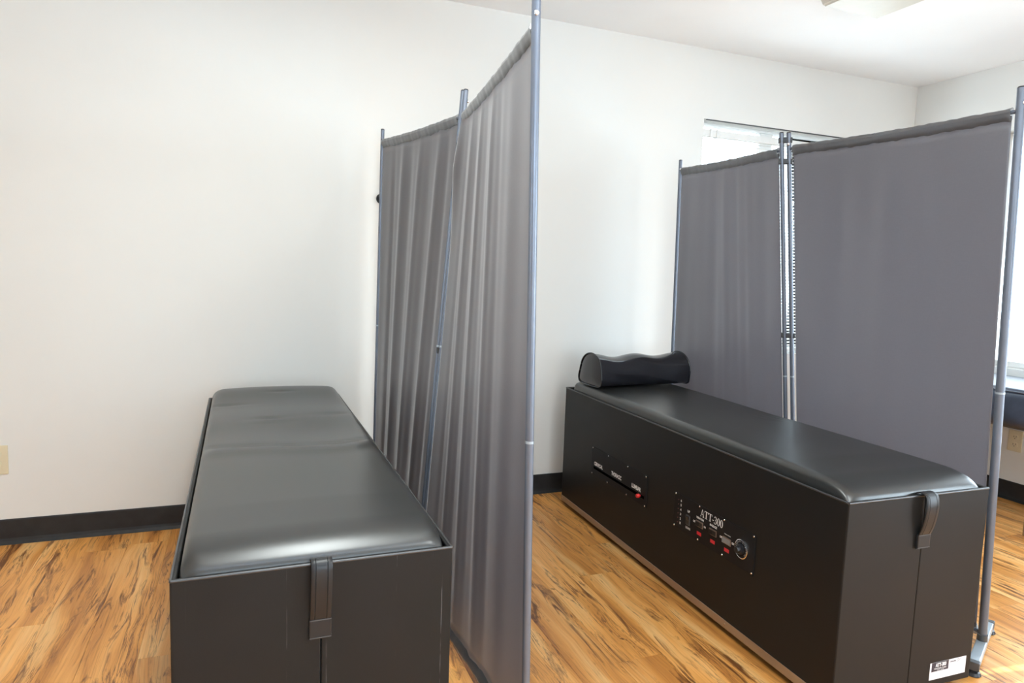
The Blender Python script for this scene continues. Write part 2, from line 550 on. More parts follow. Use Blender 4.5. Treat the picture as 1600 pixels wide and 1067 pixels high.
# rubber cove base along the walls
def baseboard(name, p0, p1, inward):
    prof = [(0, 0), (0.016, 0), (0.015, 0.003), (0.007, 0.013), (0.0045, 0.024), (0.0035, 0.098), (0.002, 0.104), (0, 0.104)]
    bm = bmesh.new()
    d = Vector(p1) - Vector(p0)
    bm_prism(bm, prof, p0, inward, (0, 0, 1), d.normalized(), d.length)
    return struct(name, bm, RUBBER)


baseboard('baseboard_back', (XL, YB, 0), (XR, YB, 0), (0, -1, 0))
baseboard('baseboard_right', (XR, YF, 0), (XR, YB, 0), (-1, 0, 0))
baseboard('baseboard_left', (XL, YF, 0), (XL, YB, 0), (1, 0, 0))


# ------------------------------------------------------------------ windows
def window(name, axis, pos, outward, a0, a1, z0, z1, mullions):
    root = struct_root(name)
    d0 = pos + outward * 0.085; d1 = pos + outward * 0.135

    def bar(nm, a, b, c, d, mat, lo=d0, hi=d1, bev=0.004):
        lo, hi = sorted((lo, hi))
        bmx = box(a, b, lo, hi, c, d, bev) if axis == 'x' else box(lo, hi, a, b, c, d, bev)
        obj(nm, bmx, mat, root)
    fw = 0.03
    bar('frame_head', a0 + fw, a1 - fw, z1 - 0.014, z1, WHITE)
    if name == 'window_1':
        bar('lintel_shadow_strip', a0 + 0.016, a1 - 0.016, z1 - 0.0055, z1 + 0.0005, PLASTIC_GREY, pos - 0.0015, pos + 0.006, 0.0008)  # dark strip painting the thin shadow line under the lintel
    bar('frame_sill', a0 + fw, a1 - fw, z0, z0 + fw, WHITE)
    bar('frame_jamb', a0, a0 + fw, z0, z1, WHITE)
    bar('frame_jamb', a1 - fw, a1, z0, z1, WHITE)
    for mlo, mhi in mullions:
        bar('mullion', mlo, mhi, z0 + fw, z1 - 0.014, WHITE, d0 + outward * 0.004, d1 - outward * 0.004)
    edges = [a0] + [x for mm in mullions for x in mm] + [a1]
    mid = pos + outward * 0.112
    for k in range(0, len(edges), 2):
        bar('glass_pane', edges[k] + 0.01, edges[k + 1] - 0.01, z0 + 0.01, z1 - 0.01, GLASS, mid - 0.002, mid + 0.002, 0)
    return root


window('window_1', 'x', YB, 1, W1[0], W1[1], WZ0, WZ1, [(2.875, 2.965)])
window('window_2', 'y', XR, 1, W2[0], W2[1], WZ0, WZ1, [(0.96, 1.02)])
window('added_window_3', 'y', XR, 1, W3[0], W3[1], WZ0, WZ1, [(-0.93, -0.87)])
window('added_window_4', 'x', YF, -1, W4[0], W4[1], 0.3, 2.3, [(0.6, 0.66), (1.74, 1.80)])
window('added_window_5', 'y', XL, -1, W5[0], W5[1], 0.85, WZ1, [(0.07, 0.13)])


def blind(axis, pos, a0, a1, zt, zb, label, group=None, tilt=0.35, pitch=0.019):
    """Mini blind hanging in the window recess; local x runs along the wall, y into the recess."""
    rz = 0 if axis == 'x' else -PI / 2
    loc = (a0, pos, 0) if axis == 'x' else (pos, a1, 0)
    root = thing('window_blind', label, 'blind', loc, rz, group)
    w = a1 - a0
    obj('head_rail', box(0.008, w - 0.008, 0.018, 0.045, zt - 0.038, zt, 0.002), WHITE, root)
    for bx in (0.06, 0.105, w - 0.105, w - 0.06):
        obj('bracket', box(bx - 0.006, bx + 0.006, 0.012, 0.048, zt - 0.041, zt + 0.003, 0.001), WHITE, root)
    n = int((zt - 0.05 - zb) / pitch)
    me = None
    for k in range(n):
        z = zt - 0.052 - k * pitch
        if me is None:
            b = bmesh.new()
            def f(u, v):
                t = v - 0.5
                yy = t * 0.024
                return Vector((0.012 + u * (w - 0.024), yy * math.cos(tilt), yy * math.sin(tilt) + 0.0016 * (1 - 4 * t * t)))
            bm_grid(b, f, 1, 4)
            o = obj('slat', b, SLAT, root, True, 80); me = o.data
        else:
            o = bpy.data.objects.new('slat', me); COL.objects.link(o); o.parent = root
        o.location = (0, 0.031, z)
    for lx in (0.10, w * 0.5, w - 0.10):
        for yy in (0.0185, 0.0435):
            obj('ladder_cord', tube([(lx, yy, zt - 0.03), (lx, yy, zb)], 0.0009, 5), WHITE, root)
    obj('bottom_rail', box(0.012, w - 0.012, 0.02, 0.044, zb - 0.014, zb, 0.003), WHITE, root)
    return root


blind('x', YB, W1[0] + 0.004, W1[1] - 0.004, WZ1 - 0.05, WZ0 + 0.03, 'white slatted mini blind in the rear window behind the right screen')


# ------------------------------------------------------------------ ceiling light
def ceiling_light(x0, x1, y0, y1, label, lit):
    cx, cy = (x0 + x1) / 2, (y0 + y1) / 2
    root = thing('ceiling_light', label, 'light', (cx, cy, HC))
    hw, hl = (x1 - x0) / 2, (y1 - y0) / 2
    obj('housing', box(-hw, hw, -hl, hl, -0.022, 0, 0.004), FIXWHITE, root)
    bm = bmesh.new()
    A = [(-hw + .006, -hl + .006), (hw - .006, -hl + .006), (hw - .006, hl - .006), (-hw + .006, hl - .006)]
    B = [(-hw + .045, -hl + .012), (hw - .045, -hl + .012), (hw - .045, hl - .012), (-hw + .045, hl - .012)]
    va = [bm.verts.new((p[0], p[1], -0.022)) for p in A]
    vb = [bm.verts.new((p[0], p[1], -0.082)) for p in B]
    bm.faces.new(vb)
    for k in range(4):
        bm.faces.new((va[k], va[(k + 1) % 4], vb[(k + 1) % 4], vb[k]))
    bmesh.ops.bevel(bm, geom=[e for e in bm.edges if e.calc_length() > 0.03], offset=0.008, segments=3, affect='EDGES')
    obj('diffuser', bm, LENS, root, True, 50)
    for s in (-1, 1):
        obj('end_cap', box(-hw, hw, s * hl - 0.006, s * hl + 0.006, -0.045, 0, 0.003), FIXWHITE, root)
    if lit:
        area('tube_light', (cx, cy, HC - 0.09), (0, 0, -1), x1 - x0 - 0.1, y1 - y0 - 0.1, lit, (0.87, 0.94, 0.93))
    return root


ceiling_light(2.275, 2.683, 1.16, 2.385, 'cream rectangular ceiling light with sloped diffuser above the right screen', 0)
ceiling_light(0.08, 0.488, 0.95, 2.175, 'unseen lit wraparound ceiling light above the left bed', 30)  # unseen lamp placed from the cushion highlight, supplies room light
ceiling_light(1.10, 1.508, -0.55, 0.675, 'added unseen lit wraparound ceiling light in front of the bed with the bolster', 20)  # unseen fixture added only to supply more room light


# ------------------------------------------------------------------ traction beds
BL, BW, ZT, ZB = 1.78078, 0.53326, 0.60875, 0.02458


def cushion_bm(kind):
    """Padded top: superelliptic roll along every edge; x across, y = -s along."""
    i0, i1 = 0.0135, BW - 0.0135
    s0, s1 = 0.020, BL - 0.0130
    z0, hh = ZT - 0.005, 0.041
    bm = bmesh.new()
    nu, nv = 44, 130

    def bias(t):                   # more vertices towards both ends
        return t - 0.115 * math.sin(2 * PI * t) / 1.0 * 0.9

    def g(x, c, s):
        return math.exp(-((x - c) / s) ** 2)

    def f(u, v):
        x = i0 + (i1 - i0) * bias(u); s = s0 + (s1 - s0) * bias(v)
        dx = min(x - i0, i1 - x); ds0 = s - s0; ds1 = s1 - s
        def roll(d, r, p=2.3):
            t = max(0.0, 1 - d / r)
            return max(0.0, 1 - t ** p) ** (1 / p)
        h = roll(dx, 0.032, 2.5) * roll(ds1, 0.115, 2.0) * roll(ds0, 0.06)
        cx = (x - (i0 + i1) / 2) / ((i1 - i0) / 2)
        z = z0 + hh * h + 0.008 * h * (1 - cx * cx) * min(1, ds1 / 0.25)
        # mitred corners: pull in the corner gathers
        for (ex, es) in ((i0, s1), (i1, s1)):
            d = math.hypot(x - ex, s - es)
            z -= 0.010 * g(d, 0.0, 0.02)
        px, ps = x, s
        rc = 0.06                     # round plan corners at the head end
        if ds0 < rc and dx < rc:
            a = (rc - dx) / rc; b = (rc - ds0) / rc
            q = max(a, b); r = math.hypot(a, b)
            if r > 1e-6:
                k = q / r
                na, nb = a * k, b * k
                sgn = 1 if x < (i0 + i1) / 2 else -1
                px = (i0 + rc * (1 - na)) if sgn > 0 else (i1 - rc * (1 - na))
                ps = s0 + rc * (1 - nb)
        if kind == 'left':
            edge = min(1, dx / 0.04) * min(1, ds0 / 0.05)
            # worn hollow and soft creases towards the head end
            z -= 0.017 * g(s, 0.80, 0.20) * (0.5 + 0.5 * g(cx, 0.2, 0.6)) * min(1, dx / 0.02)
            z -= 0.008 * g(s, 0.38, 0.16) * min(1, dx / 0.02)
            z += 0.012 * g(s, 0.10, 0.11) * edge
            c1 = 1.02 - 0.06 * cx * cx + 0.015 * math.sin(4 * cx)
            z += 0.0060 * g(s, c1 + 0.055, 0.042) * edge
            z -= 0.0050 * g(s, c1 - 0.010, 0.020) * edge
            z -= 0.0045 * g(s + 0.15 * (x - 0.22), 0.612, 0.013) * g(cx, -0.18, 0.22) * edge
            z += 0.0030 * g(s + 0.15 * (x - 0.22), 0.645, 0.016) * g(cx, -0.18, 0.26) * edge
            z -= 0.0045 * g(s + 0.10 * (x - 0.43), 0.575, 0.015) * g(cx, 0.66, 0.28) * edge
            z -= 0.0040 * g(s - 0.02 * cx, 0.350, 0.016) * g(cx, -0.78, 0.3) * edge
            z -= 0.0025 * g(s, 0.17, 0.012) * g(cx, 0.05, 0.18) * edge
        else:
            edge = min(1, dx / 0.04)
            z -= 0.003 * g(s, 0.92, 0.16) * edge
            r2 = math.hypot((cx - 0.62) * 0.3, s - 0.985)
            z += 0.0016 * math.sin(r2 * 330) * g(r2, 0.03, 0.025) * edge
        return Vector((px, -ps, z))
    grid = bm_grid(bm, f, nu, nv)
    # skirt down into the tray
    rim = [grid[i][0] for i in range(nu + 1)] + [grid[nu][j] for j in range(1, nv + 1)] + \
          [grid[i][nv] for i in range(nu - 1, -1, -1)] + [grid[0][j] for j in range(nv - 1, 0, -1)]
    low = [bm.verts.new((v.co.x, v.co.y, ZT - 0.03)) for v in rim]
    n = len(rim)
    for k in range(n):
        bm.faces.new((rim[k], rim[(k + 1) % n], low[(k + 1) % n], low[k]))
    bm.faces.new(low)
    return bm


def strap_path(bulge):
    pts = [(-0.05, ZT - 0.012), (-0.02, ZT - 0.002), (-0.004, ZT + 0.006), (0.010 + bulge * 0.5, ZT + 0.003),
           (0.012 + bulge, ZT - 0.02), (0.011 + bulge, ZT - 0.05), (0.008 + bulge * 0.55, ZT - 0.09), (0.004, ZT - 0.118), (0.0032, ZT - 0.151)]
    # Catmull-Rom smoothing
    out = []
    P = [pts[0]] + pts + [pts[-1]]
    for i in range(1, len(P) - 2):
        for t in (0, .25, .5, .75):
            p0, p1, p2, p3 = P[i - 1], P[i], P[i + 1], P[i + 2]
            q = []
            for a in range(2):
                q.append(0.5 * (2 * p1[a] + (p2[a] - p0[a]) * t + (2 * p0[a] - 5 * p1[a] + 4 * p2[a] - p3[a]) * t * t + (3 * p1[a] - p0[a] - 3 * p2[a] + p3[a]) * t ** 3))
            out.append(tuple(q))
    out.append(pts[-1])
    return out


def ribbon(path, xc, w, thick, skew=0.0):
    bm = bmesh.new()
    n = len(path)
    rows = []
    for i, (d, z) in enumerate(path):
        a = path[max(0, i - 1)]; b = path[min(n - 1, i + 1)]
        t = Vector((b[0] - a[0], b[1] - a[1])); t.normalize()
        nd, nz = -t.y, t.x           # normal in (d, z)
        if nd < 0 and i > n // 2: nd, nz = -nd, -nz
        xo = xc + skew * i / n
        prof = [(-w / 2, 0), (w / 2, 0), (w / 2, thick * .7), (w / 2 - 0.002, thick), (w * 0.30, thick), (w * .28, thick * .75), (w * .26, thick),
                (-w * .26, thick), (-w * .28, thick * .75), (-w * .30, thick), (-w / 2 + .002, thick), (-w / 2, thick * .7)]
        rows.append([bm.verts.new((xo + p[0], -(BL + d + nd * p[1]), z + nz * p[1])) for p in prof])
    m_ = len(rows[0])
    for i in range(n - 1):
        for k in range(m_):
            bm.faces.new((rows[i][k], rows[i][(k + 1) % m_], rows[i + 1][(k + 1) % m_], rows[i + 1][k]))
    bm.faces.new(rows[0]); bm.faces.new(rows[-1][::-1])
    return bm


def bed(label, loc, rz, kind):
    root = thing('traction_bed', label, 'bed', loc, rz, None)
    body = BODY_WORN if kind == 'left' else BODY
    T = 0.011
    xs = 0.2665 + 0.0 if kind == 'left' else 0.2790
    obj('side_panel', box(0, T, -BL + 0.002, -0.002, ZB, ZT, 0.0035, 3), BODY, root)
    obj('side_panel', box(BW - T, BW, -BL + 0.002, -0.002, ZB, ZT, 0.0035, 3), BODY, root)
    obj('end_panel', box(T, BW - T, -T, 0, ZB, ZT, 0.0035, 3), BODY, root)
    # near end: two covered halves meeting in a seam
    obj('end_panel', box(0.0008, xs - 0.0006, -BL, -BL + T, ZB, ZT, 0.0035, 3), body, root)
    obj('end_panel', box(xs + 0.0006, BW - 0.0008, -BL, -BL + T, ZB, ZT, 0.0035, 3), body, root)
    obj('deck', box(T, BW - T, -BL + T, -T, ZT - 0.05, ZT - 0.031), PLASTIC_BLACK, root)
    obj('light_block_plinth', box(0.03, BW - 0.03, -BL + 0.04, -0.04, 0.008, ZB + 0.03), PLASTIC_BLACK, root)  # dark block added so that no light passes under the bed
    for fx in (0.05, BW - 0.05):
        for fs in (0.08, BL - 0.08):
            obj('foot', lathe([(0, 0), (0.016, 0), (0.018, 0.004), (0.012, 0.010), (0.012, 0.02), (0, 0.02)], (fx, -fs, 0), (0, 0, 1), 12), PLASTIC_BLACK, root, True)
    rim = [(0.002, -0.002), (0.002, -BL + 0.002), (BW - 0.002, -BL + 0.002), (BW - 0.002, -0.002)]
    for k in range(4):
        (ax, ay), (bx, by) = rim[k], rim[(k + 1) % 4]
        obj('edge_glint_trim', tube([(ax, ay, ZT - 0.0015), (bx, by, ZT - 0.0015)], 0.0030, 12), EDGE, root, True)  # glossy lighter tube added to draw the bright highlight along the rim
    # kick strips with screws
    for sx, xo in ((-1, 0), (1, BW)):
        ks = obj('kick_strip', box(xo, xo + sx * 0.0018, -BL + 0.004, -0.004, ZB - 0.001, ZB + 0.027, 0.0006, 1), ALUMINIUM, root)
        for k in range(5):
            s = 0.02 + k * (BL - 0.04) / 4
            obj('screw', lathe([(0, 0.0012), (0.003, 0.0008), (0.0036, 0)], (xo + sx * 0.0018, -s, ZB + 0.013), (sx, 0, 0), 10), CHROME, ks, True)
    obj('cushion', cushion_bm(kind), CUSHION, root, True, 50)
    st = obj('strap', ribbon(strap_path(0.004 if kind == 'left' else 0.010), xs + 0.0005, 0.040 if kind == 'left' else 0.046, 0.0035, -0.003), STRAPV, root, True, 35)
    w = 0.0215 if kind == 'left' else 0.0235
    xp = xs - 0.002
    obj('strap_patch', box(xp - w, xp + w, -BL - 0.0092, -BL - 0.0005, ZT - 0.149, ZT - 0.110, 0.003), STRAPV, st)
    for zz in (ZT - 0.1115, ZT - 0.1475):
        obj('stitching', box(xp - w + 0.001, xp + w - 0.001, -BL - 0.0100, -BL - 0.0085, zz - 0.0009, zz + 0.0009), PLASTIC_GREY, st)
    return root


bedA = bed('black vinyl traction bed with creased cushion left of the tall near screen', (-0.13506, 3.09549, 0), 0.00467, 'left')
bedB = bed('black vinyl traction bed with control panels and a bolster on top', (1.52122, 3.06751, 0), -0.02161, 'right')


# ------------------------------------------------------------------ lettering helpers
_text_cache = {}


def text_bm(txt, width, height, bold=0.0):
    """Mesh of flat extruded lettering in the XY plane, lower left at the origin, scaled to width x height."""
    cu = bpy.data.curves.new('lettering', 'FONT')
    cu.body = txt; cu.size = 1.0; cu.extrude = 0.0; cu.offset = bold; cu.resolution_u = 3
    ob = bpy.data.objects.new('lettering', cu)
    COL.objects.link(ob)
    dg = bpy.context.evaluated_depsgraph_get()
    me = bpy.data.meshes.new_from_object(ob.evaluated_get(dg))
    bpy.data.objects.remove(ob); bpy.data.curves.remove(cu)
    bm = bmesh.new(); bm.from_mesh(me); bpy.data.meshes.remove(me)
    xs = [v.co.x for v in bm.verts]; ys = [v.co.y for v in bm.verts]
    x0, x1, y0, y1 = min(xs), max(xs), min(ys), max(ys)
    for v in bm.verts:
        v.co.x = (v.co.x - x0) / (x1 - x0) * width
        v.co.y = (v.co.y - y0) / (y1 - y0) * height
    return bm


def to_plane(bm, o, ex, ey):
    o, ex, ey = Vector(o), Vector(ex), Vector(ey)
    for v in bm.verts:
        v.co = o + ex * v.co.x + ey * v.co.y
    return bm


# on bed B's left side, s runs along the bed (towards the camera), height is z
def sP(s, z, d=0.0):
    return Vector((-d, -s, z))


EX, EY, EZ = (0, -1, 0), (0, 0, 1), (-1, 0, 0)


def side_text(txt, s0, s1, z0, z1, parent, mat=None, d=0.0036, bold=0.02, name='lettering'):
    return obj(name, to_plane(text_bm(txt, s1 - s0, z1 - z0, bold), sP(s0, z0, d), EX, EY), mat or WHITE_PRINT, parent)


def side_box(s0, s1, z0, z1, d0, d1, bevel=0.0):
    return box(-d1, -d0, -s1, -s0, z0, z1, bevel, 2)


def plate(name, s0, s1, z0, z1, screws, label):
    p = obj(name, side_box(s0, s1, z0, z1, 0.0, 0.0030, 0.0012), PLATE, bedB)
    p['label'] = label
    for (s, z) in screws:
        obj('screw', lathe([(0, 0.0016), (0.0026, 0.0012), (0.0034, 0)], sP(s, z, 0.003), (-1, 0, 0), 12), CHROME, p, True)
    return p


p1 = plate('selector_plate', 0.320, 0.808, 0.2575, 0.3885, [(s, z) for s in (0.3315, 0.4812, 0.651, 0.797) for z in (0.2625, 0.3828)],
           'black selector plate lettered cervical, thoracic and lumbar')
obj('selector_slot', side_box(0.346, 0.790, 0.2880, 0.2995, 0.0025, 0.0034), simple('slot_black', (0.0015, 0.0015, 0.0015), 0.8, spec=0.0), p1)
kb = obj('selector_knob', lathe([(0.0045, 0), (0.0045, 0.006), (0.0085, 0.007), (0.0085, 0.014), (0.007, 0.017), (0, 0.018)], sP(0.7602, 0.2940, 0.003), (-1, 0, 0), 18), REDKNOB, p1, True)
kb['label'] = 'red selector knob at the lumbar end of the slot'
side_text('CERVICAL', 0.352, 0.434, 0.3060, 0.3235, p1, bold=0.045)
side_text('THORACIC', 0.516, 0.604, 0.3080, 0.3265, p1, bold=0.045)
side_text('LUMBAR', 0.6915, 0.764, 0.3080, 0.3265, p1, bold=0.045)

p2 = plate('control_plate', 0.999, 1.4445, 0.2575, 0.3895, [(s, z) for s in (1.007, 1.154, 1.290, 1.4365) for z in (0.2640, 0.3843)],
           'black control plate with switches, dial and model lettering')


# serif lettering, drawn as strokes: each glyph is a list of polygons in a unit-height box
def ellipse_ring(cx, cy, rx, ry, tx, ty, a0=0, a1=360, n=28):
    out = []
    for k in range(n):
        t0 = math.radians(a0 + (a1 - a0) * k / n); t1 = math.radians(a0 + (a1 - a0) * (k + 1) / n)
        out.append([(cx + rx * math.cos(t0), cy + ry * math.sin(t0)), (cx + rx * math.cos(t1), cy + ry * math.sin(t1)),
                    (cx + (rx - tx) * math.cos(t1), cy + (ry - ty) * math.sin(t1)), (cx + (rx - tx) * math.cos(t0), cy + (ry - ty) * math.sin(t0))])
    return out


def rect(x0, x1, y0, y1): return [(x0, y0), (x1, y0), (x1, y1), (x0, y1)]


GLYPH = {
    'A': (0.74, [[(0.08, 0), (0.14, 0), (0.37, 0.86), (0.34, 1.0)], [(0.34, 1.0), (0.42, 1.0), (0.70, 0), (0.55, 0)],
                 rect(0.19, 0.55, 0.32, 0.38), rect(0.0, 0.23, 0, 0.05), rect(0.46, 0.76, 0, 0.05)]),
    'T': (0.68, [rect(0.27, 0.41, 0, 1.0), rect(0.0, 0.68, 0.93, 1.0), rect(0.15, 0.53, 0, 0.05),
                 [(0, 0.74), (0.04, 0.74), (0.09, 0.95), (0, 0.95)], [(0.68, 0.74), (0.64, 0.74), (0.59, 0.95), (0.68, 0.95)]]),
    '-': (0.32, [rect(0.02, 0.30, 0.33, 0.43)]),
    '3': (0.48, ellipse_ring(0.20, 0.74, 0.21, 0.26, 0.10, 0.05, -85, 165) + ellipse_ring(0.19, 0.27, 0.25, 0.28, 0.12, 0.05, -165, 88)),
    '0': (0.50, ellipse_ring(0.24, 0.5, 0.24, 0.51, 0.12, 0.045)),
}


def serif_bm(txt, gap=0.04):
    bm = bmesh.new(); x = 0
    for ch in txt:
        w, polys = GLYPH[ch]
        for poly in polys:
            bm.faces.new([bm.verts.new((x + p[0], p[1], 0)) for p in poly])
        x += w + gap
    for v in bm.verts: v.co.x /= (x - gap)
    return bm


def serif(txt, s0, s1, z0, z1, parent, d):
    bm = serif_bm(txt)
    for v in bm.verts: v.co = Vector((v.co.x * (s1 - s0), v.co.y * (z1 - z0), 0))
    return obj('model_lettering', to_plane(bm, sP(s0, z0, d), EX, EY), WHITE_PRINT, parent)


serif('ATT-300', 1.1610, 1.2860, 0.3530, 0.3795, p2, 0.0036)
for k in range(6):
    z = 0.3685 - k * 0.0169
    side_text(str(6 - k), 1.0415, 1.0478, z - 0.0045, z + 0.0045, p2, bold=0.03, name='numeral')
    obj('indicator', lathe([(0, 0.002), (0.0016, 0.0015), (0.002, 0)], sP(1.0285, z - 0.001, 0.003), (-1, 0, 0), 10),
        simple('indicator_lens', (0.12, 0.02, 0.02), 0.3) if k == 0 else bpy.data.materials['indicator_lens'], p2, True)
side_text('UP', 1.0860, 1.1005, 0.3400, 0.3490, p2, bold=0.03)
side_text('DOWN', 1.0800, 1.1080, 0.2780, 0.2870, p2, bold=0.03)


def switch(sc, zc, w, h, grey_rocker=False, tall=False, bezel=None):
    b = obj('switch', side_box(sc - w / 2, sc + w / 2, zc - h / 2, zc + h / 2, 0.003, 0.006, 0.001), bezel or BROWNBEZ, p2)
    bm = bmesh.new()
    if tall:
        poly = [(-h * .40, 0.0), (h * .40, 0.0), (h * .40, 0.005), (0, 0.0015), (-h * .40, 0.0015)]
        bm_prism(bm, poly, sP(sc - w * .36, zc, 0.006), (0, 0, 1), (-1, 0, 0), (0, -1, 0), w * .72)
        obj('rocker', bm, PLASTIC_BLACK, b)
    else:
        poly = [(-w * .42, 0.0), (w * .42, 0.0), (w * .42, 0.0015), (0, 0.0015), (-w * .42, 0.005)]
        bm_prism(bm, poly, sP(sc, zc - h * .36, 0.006), (0, -1, 0), (-1, 0, 0), (0, 0, 1), h * .72)
        obj('rocker', bm, ROCKER if grey_rocker else PLASTIC_BLACK, b)  # one rocker is of lighter grey plastic
    return b


switch(1.0925, 0.3118, 0.024, 0.036, tall=True, bezel=PLASTIC_GREY)
switch(1.1612, 0.3218, 0.040, 0.0215)
switch(1.2370, 0.3212, 0.040, 0.0215)
switch(1.3117, 0.3202, 0.042, 0.0225, grey_rocker=True)
side_text('VIBRATION', 1.1395, 1.1830, 0.3385, 0.3465, p2, bold=0.03)
side_text('MASSAGE', 1.2170, 1.2560, 0.3390, 0.3475, p2, bold=0.03)
side_text('TRACTION', 1.2950, 1.3280, 0.3395, 0.3425, p2, bold=0.02)
side_text('OFF', 1.1225, 1.1355, 0.3185, 0.3260, p2, bold=0.03)
side_text('ON', 1.1850, 1.1955, 0.3185, 0.3260, p2, bold=0.03)
side_text('OFF', 1.2735, 1.2865, 0.3190, 0.3265, p2, bold=0.03)
side_text('ON', 1.3360, 1.3465, 0.3195, 0.3270, p2, bold=0.03)
for sc, zc in ((1.1600, 0.2875), (1.2370, 0.2885), (1.3120, 0.2885)):
    obj('red_label', side_box(sc - 0.0125, sc + 0.0125, zc - 0.006, zc + 0.006, 0.003, 0.0034), RED, p2)
dl = obj('dial', lathe([(0.0315, 0), (0.0315, 0.004), (0.0290, 0.0055), (0.0280, 0.004), (0.0280, 0.0032)], sP(1.3855, 0.3235, 0.003), (-1, 0, 0), 40), CHROME, p2, True)
dl['label'] = 'silver rimmed dial'
obj('dial_face', lathe([(0, 0.0034), (0.0282, 0.0034)], sP(1.3855, 0.3235, 0.003), (-1, 0, 0), 32), PLATE, dl)
obj('dial_knob', lathe([(0.0170, 0.0034), (0.0165, 0.010), (0.0120, 0.012), (0.0110, 0.022), (0.0095, 0.024), (0, 0.024)], sP(1.3855, 0.3235, 0.003), (-1, 0, 0), 28), PLASTIC_BLACK, dl, True)
bm = bmesh.new()
for k in range(22):
    a = math.radians(-130 + 260 * k / 21)
    r0, r1 = (0.0215, 0.0262) if k % 3 == 0 else (0.0230, 0.0255)
    c, s_ = math.sin(a), math.cos(a)
    t = 0.0005
    q = [(r0 * c - t * s_, r0 * s_ + t * c), (r1 * c - t * s_, r1 * s_ + t * c), (r1 * c + t * s_, r1 * s_ - t * c), (r0 * c + t * s_, r0 * s_ - t * c)]
    bm.faces.new([bm.verts.new(sP(1.3855 + p[0], 0.3235 + p[1], 0.0067)) for p in q])
obj('dial_marks', bm, WHITE_PRINT, dl)

# rating sticker low on bed B's near end
LB = Vector((0, -BL, 0))


def endbox(x0, x1, z0, z1, d0, d1): return box(x0, x1, -BL - d1, -BL - d0, z0, z1)


stk = obj('rating_sticker', endbox(0.3640, 0.5110, 0.0460, 0.0980, 0.0, 0.0006), STICKER, bedB)
stk['label'] = 'white rating sticker with a black name block'
obj('name_block', endbox(0.3700, 0.4385, 0.0705, 0.0980, 0.0006, 0.0009), INK, stk)


def end_text(txt, x0, x1, z0, z1, mat, name='lettering', bold=0.02):
    return obj(name, to_plane(text_bm(txt, x1 - x0, z1 - z0, bold), (x0, -BL - 0.0013, z0), (1, 0, 0), (0, 0, 1)), mat, stk)


end_text('ATT-300', 0.3850, 0.4280, 0.0835, 0.0955, WHITE_PRINT, bold=0.04)
end_text('TRACTION TABLE', 0.3790, 0.4290, 0.0770, 0.0805, WHITE_PRINT, bold=0.03)
end_text('115 V  60 Hz', 0.3930, 0.4200, 0.0725, 0.0750, WHITE_PRINT, bold=0.02)
bm = bmesh.new()
for k, (x0, x1, z) in enumerate([(0.445, 0.452, 0.0915), (0.4535, 0.457, 0.0915), (0.4585, 0.468, 0.0915), (0.445, 0.468, 0.0893)]):
    bm_box(bm, ((x0 + x1) / 2, -BL - 0.0008, z), (x1 - x0, 0.0004, 0.0012))
obj('printed_line', bm, INK, stk)
bm = bmesh.new()
pts = [(0.4790, 0.0955), (0.4745, 0.0950), (0.4740, 0.0925), (0.4785, 0.0905), (0.4780, 0.0880), (0.4735, 0.0875)]
bm_tube(bm, [(x, -BL - 0.0009, z) for x, z in pts], 0.0004, 5)
pts = [(0.4860, 0.0935), (0.4825, 0.0935), (0.4815, 0.0905), (0.4835, 0.0890), (0.4860, 0.0900)]
bm_tube(bm, [(x, -BL - 0.0009, z) for x, z in pts], 0.0004, 5)
obj('handwriting', bm, INK, stk)

# ------------------------------------------------------------------ bolster pillow on bed B
pil = thing('bolster_pillow', 'black vinyl D-shaped bolster pillow lying across the far end of the bed', 'pillow',
            (1.805, 2.885, 0.6545), math.radians(3.4))
PLN = 0.512


def d_prof(u):
    """closed D outline: flat base, leaning front, domed top; returns (y, z), u in 0..1."""
    P = [(-0.088, 0.004), (-0.102, 0.020), (-0.104, 0.060), (-0.095, 0.100), (-0.070, 0.132), (-0.030, 0.149), (0.012, 0.149), (0.050, 0.134),
         (0.078, 0.104), (0.094, 0.064), (0.100, 0.026), (0.090, 0.006), (0.05, 0.0), (0.0, 0.0), (-0.05, 0.0)]
    n = len(P); t = u * n; i = int(t) % n; f = t - int(t)
    p0, p1, p2, p3 = (P[(i + k - 1) % n] for k in range(4))
    return tuple(0.5 * (2 * p1[a] + (p2[a] - p0[a]) * f + (2 * p0[a] - 5 * p1[a] + 4 * p2[a] - p3[a]) * f * f + (3 * p1[a] - p0[a] - 3 * p2[a] + p3[a]) * f ** 3) for a in range(2))


def pil_f(v, u):
    x = (v - 0.5) * PLN
    y, z = d_prof(u)
    t = v * 2 - 1
    sag = 0.92 + 0.05 * math.cos(t * PI * 2.0) + 0.045 * abs(t) ** 6
    wob = 1 + 0.02 * math.sin(9 * v + 2.1 * z * 30)
    if z > 0.02: z = 0.02 + (z - 0.02) * sag * (1 + 0.01 * math.sin(17 * v))
    return Vector((x, y * wob * (0.97 + 0.03 * abs(t) ** 4), z))


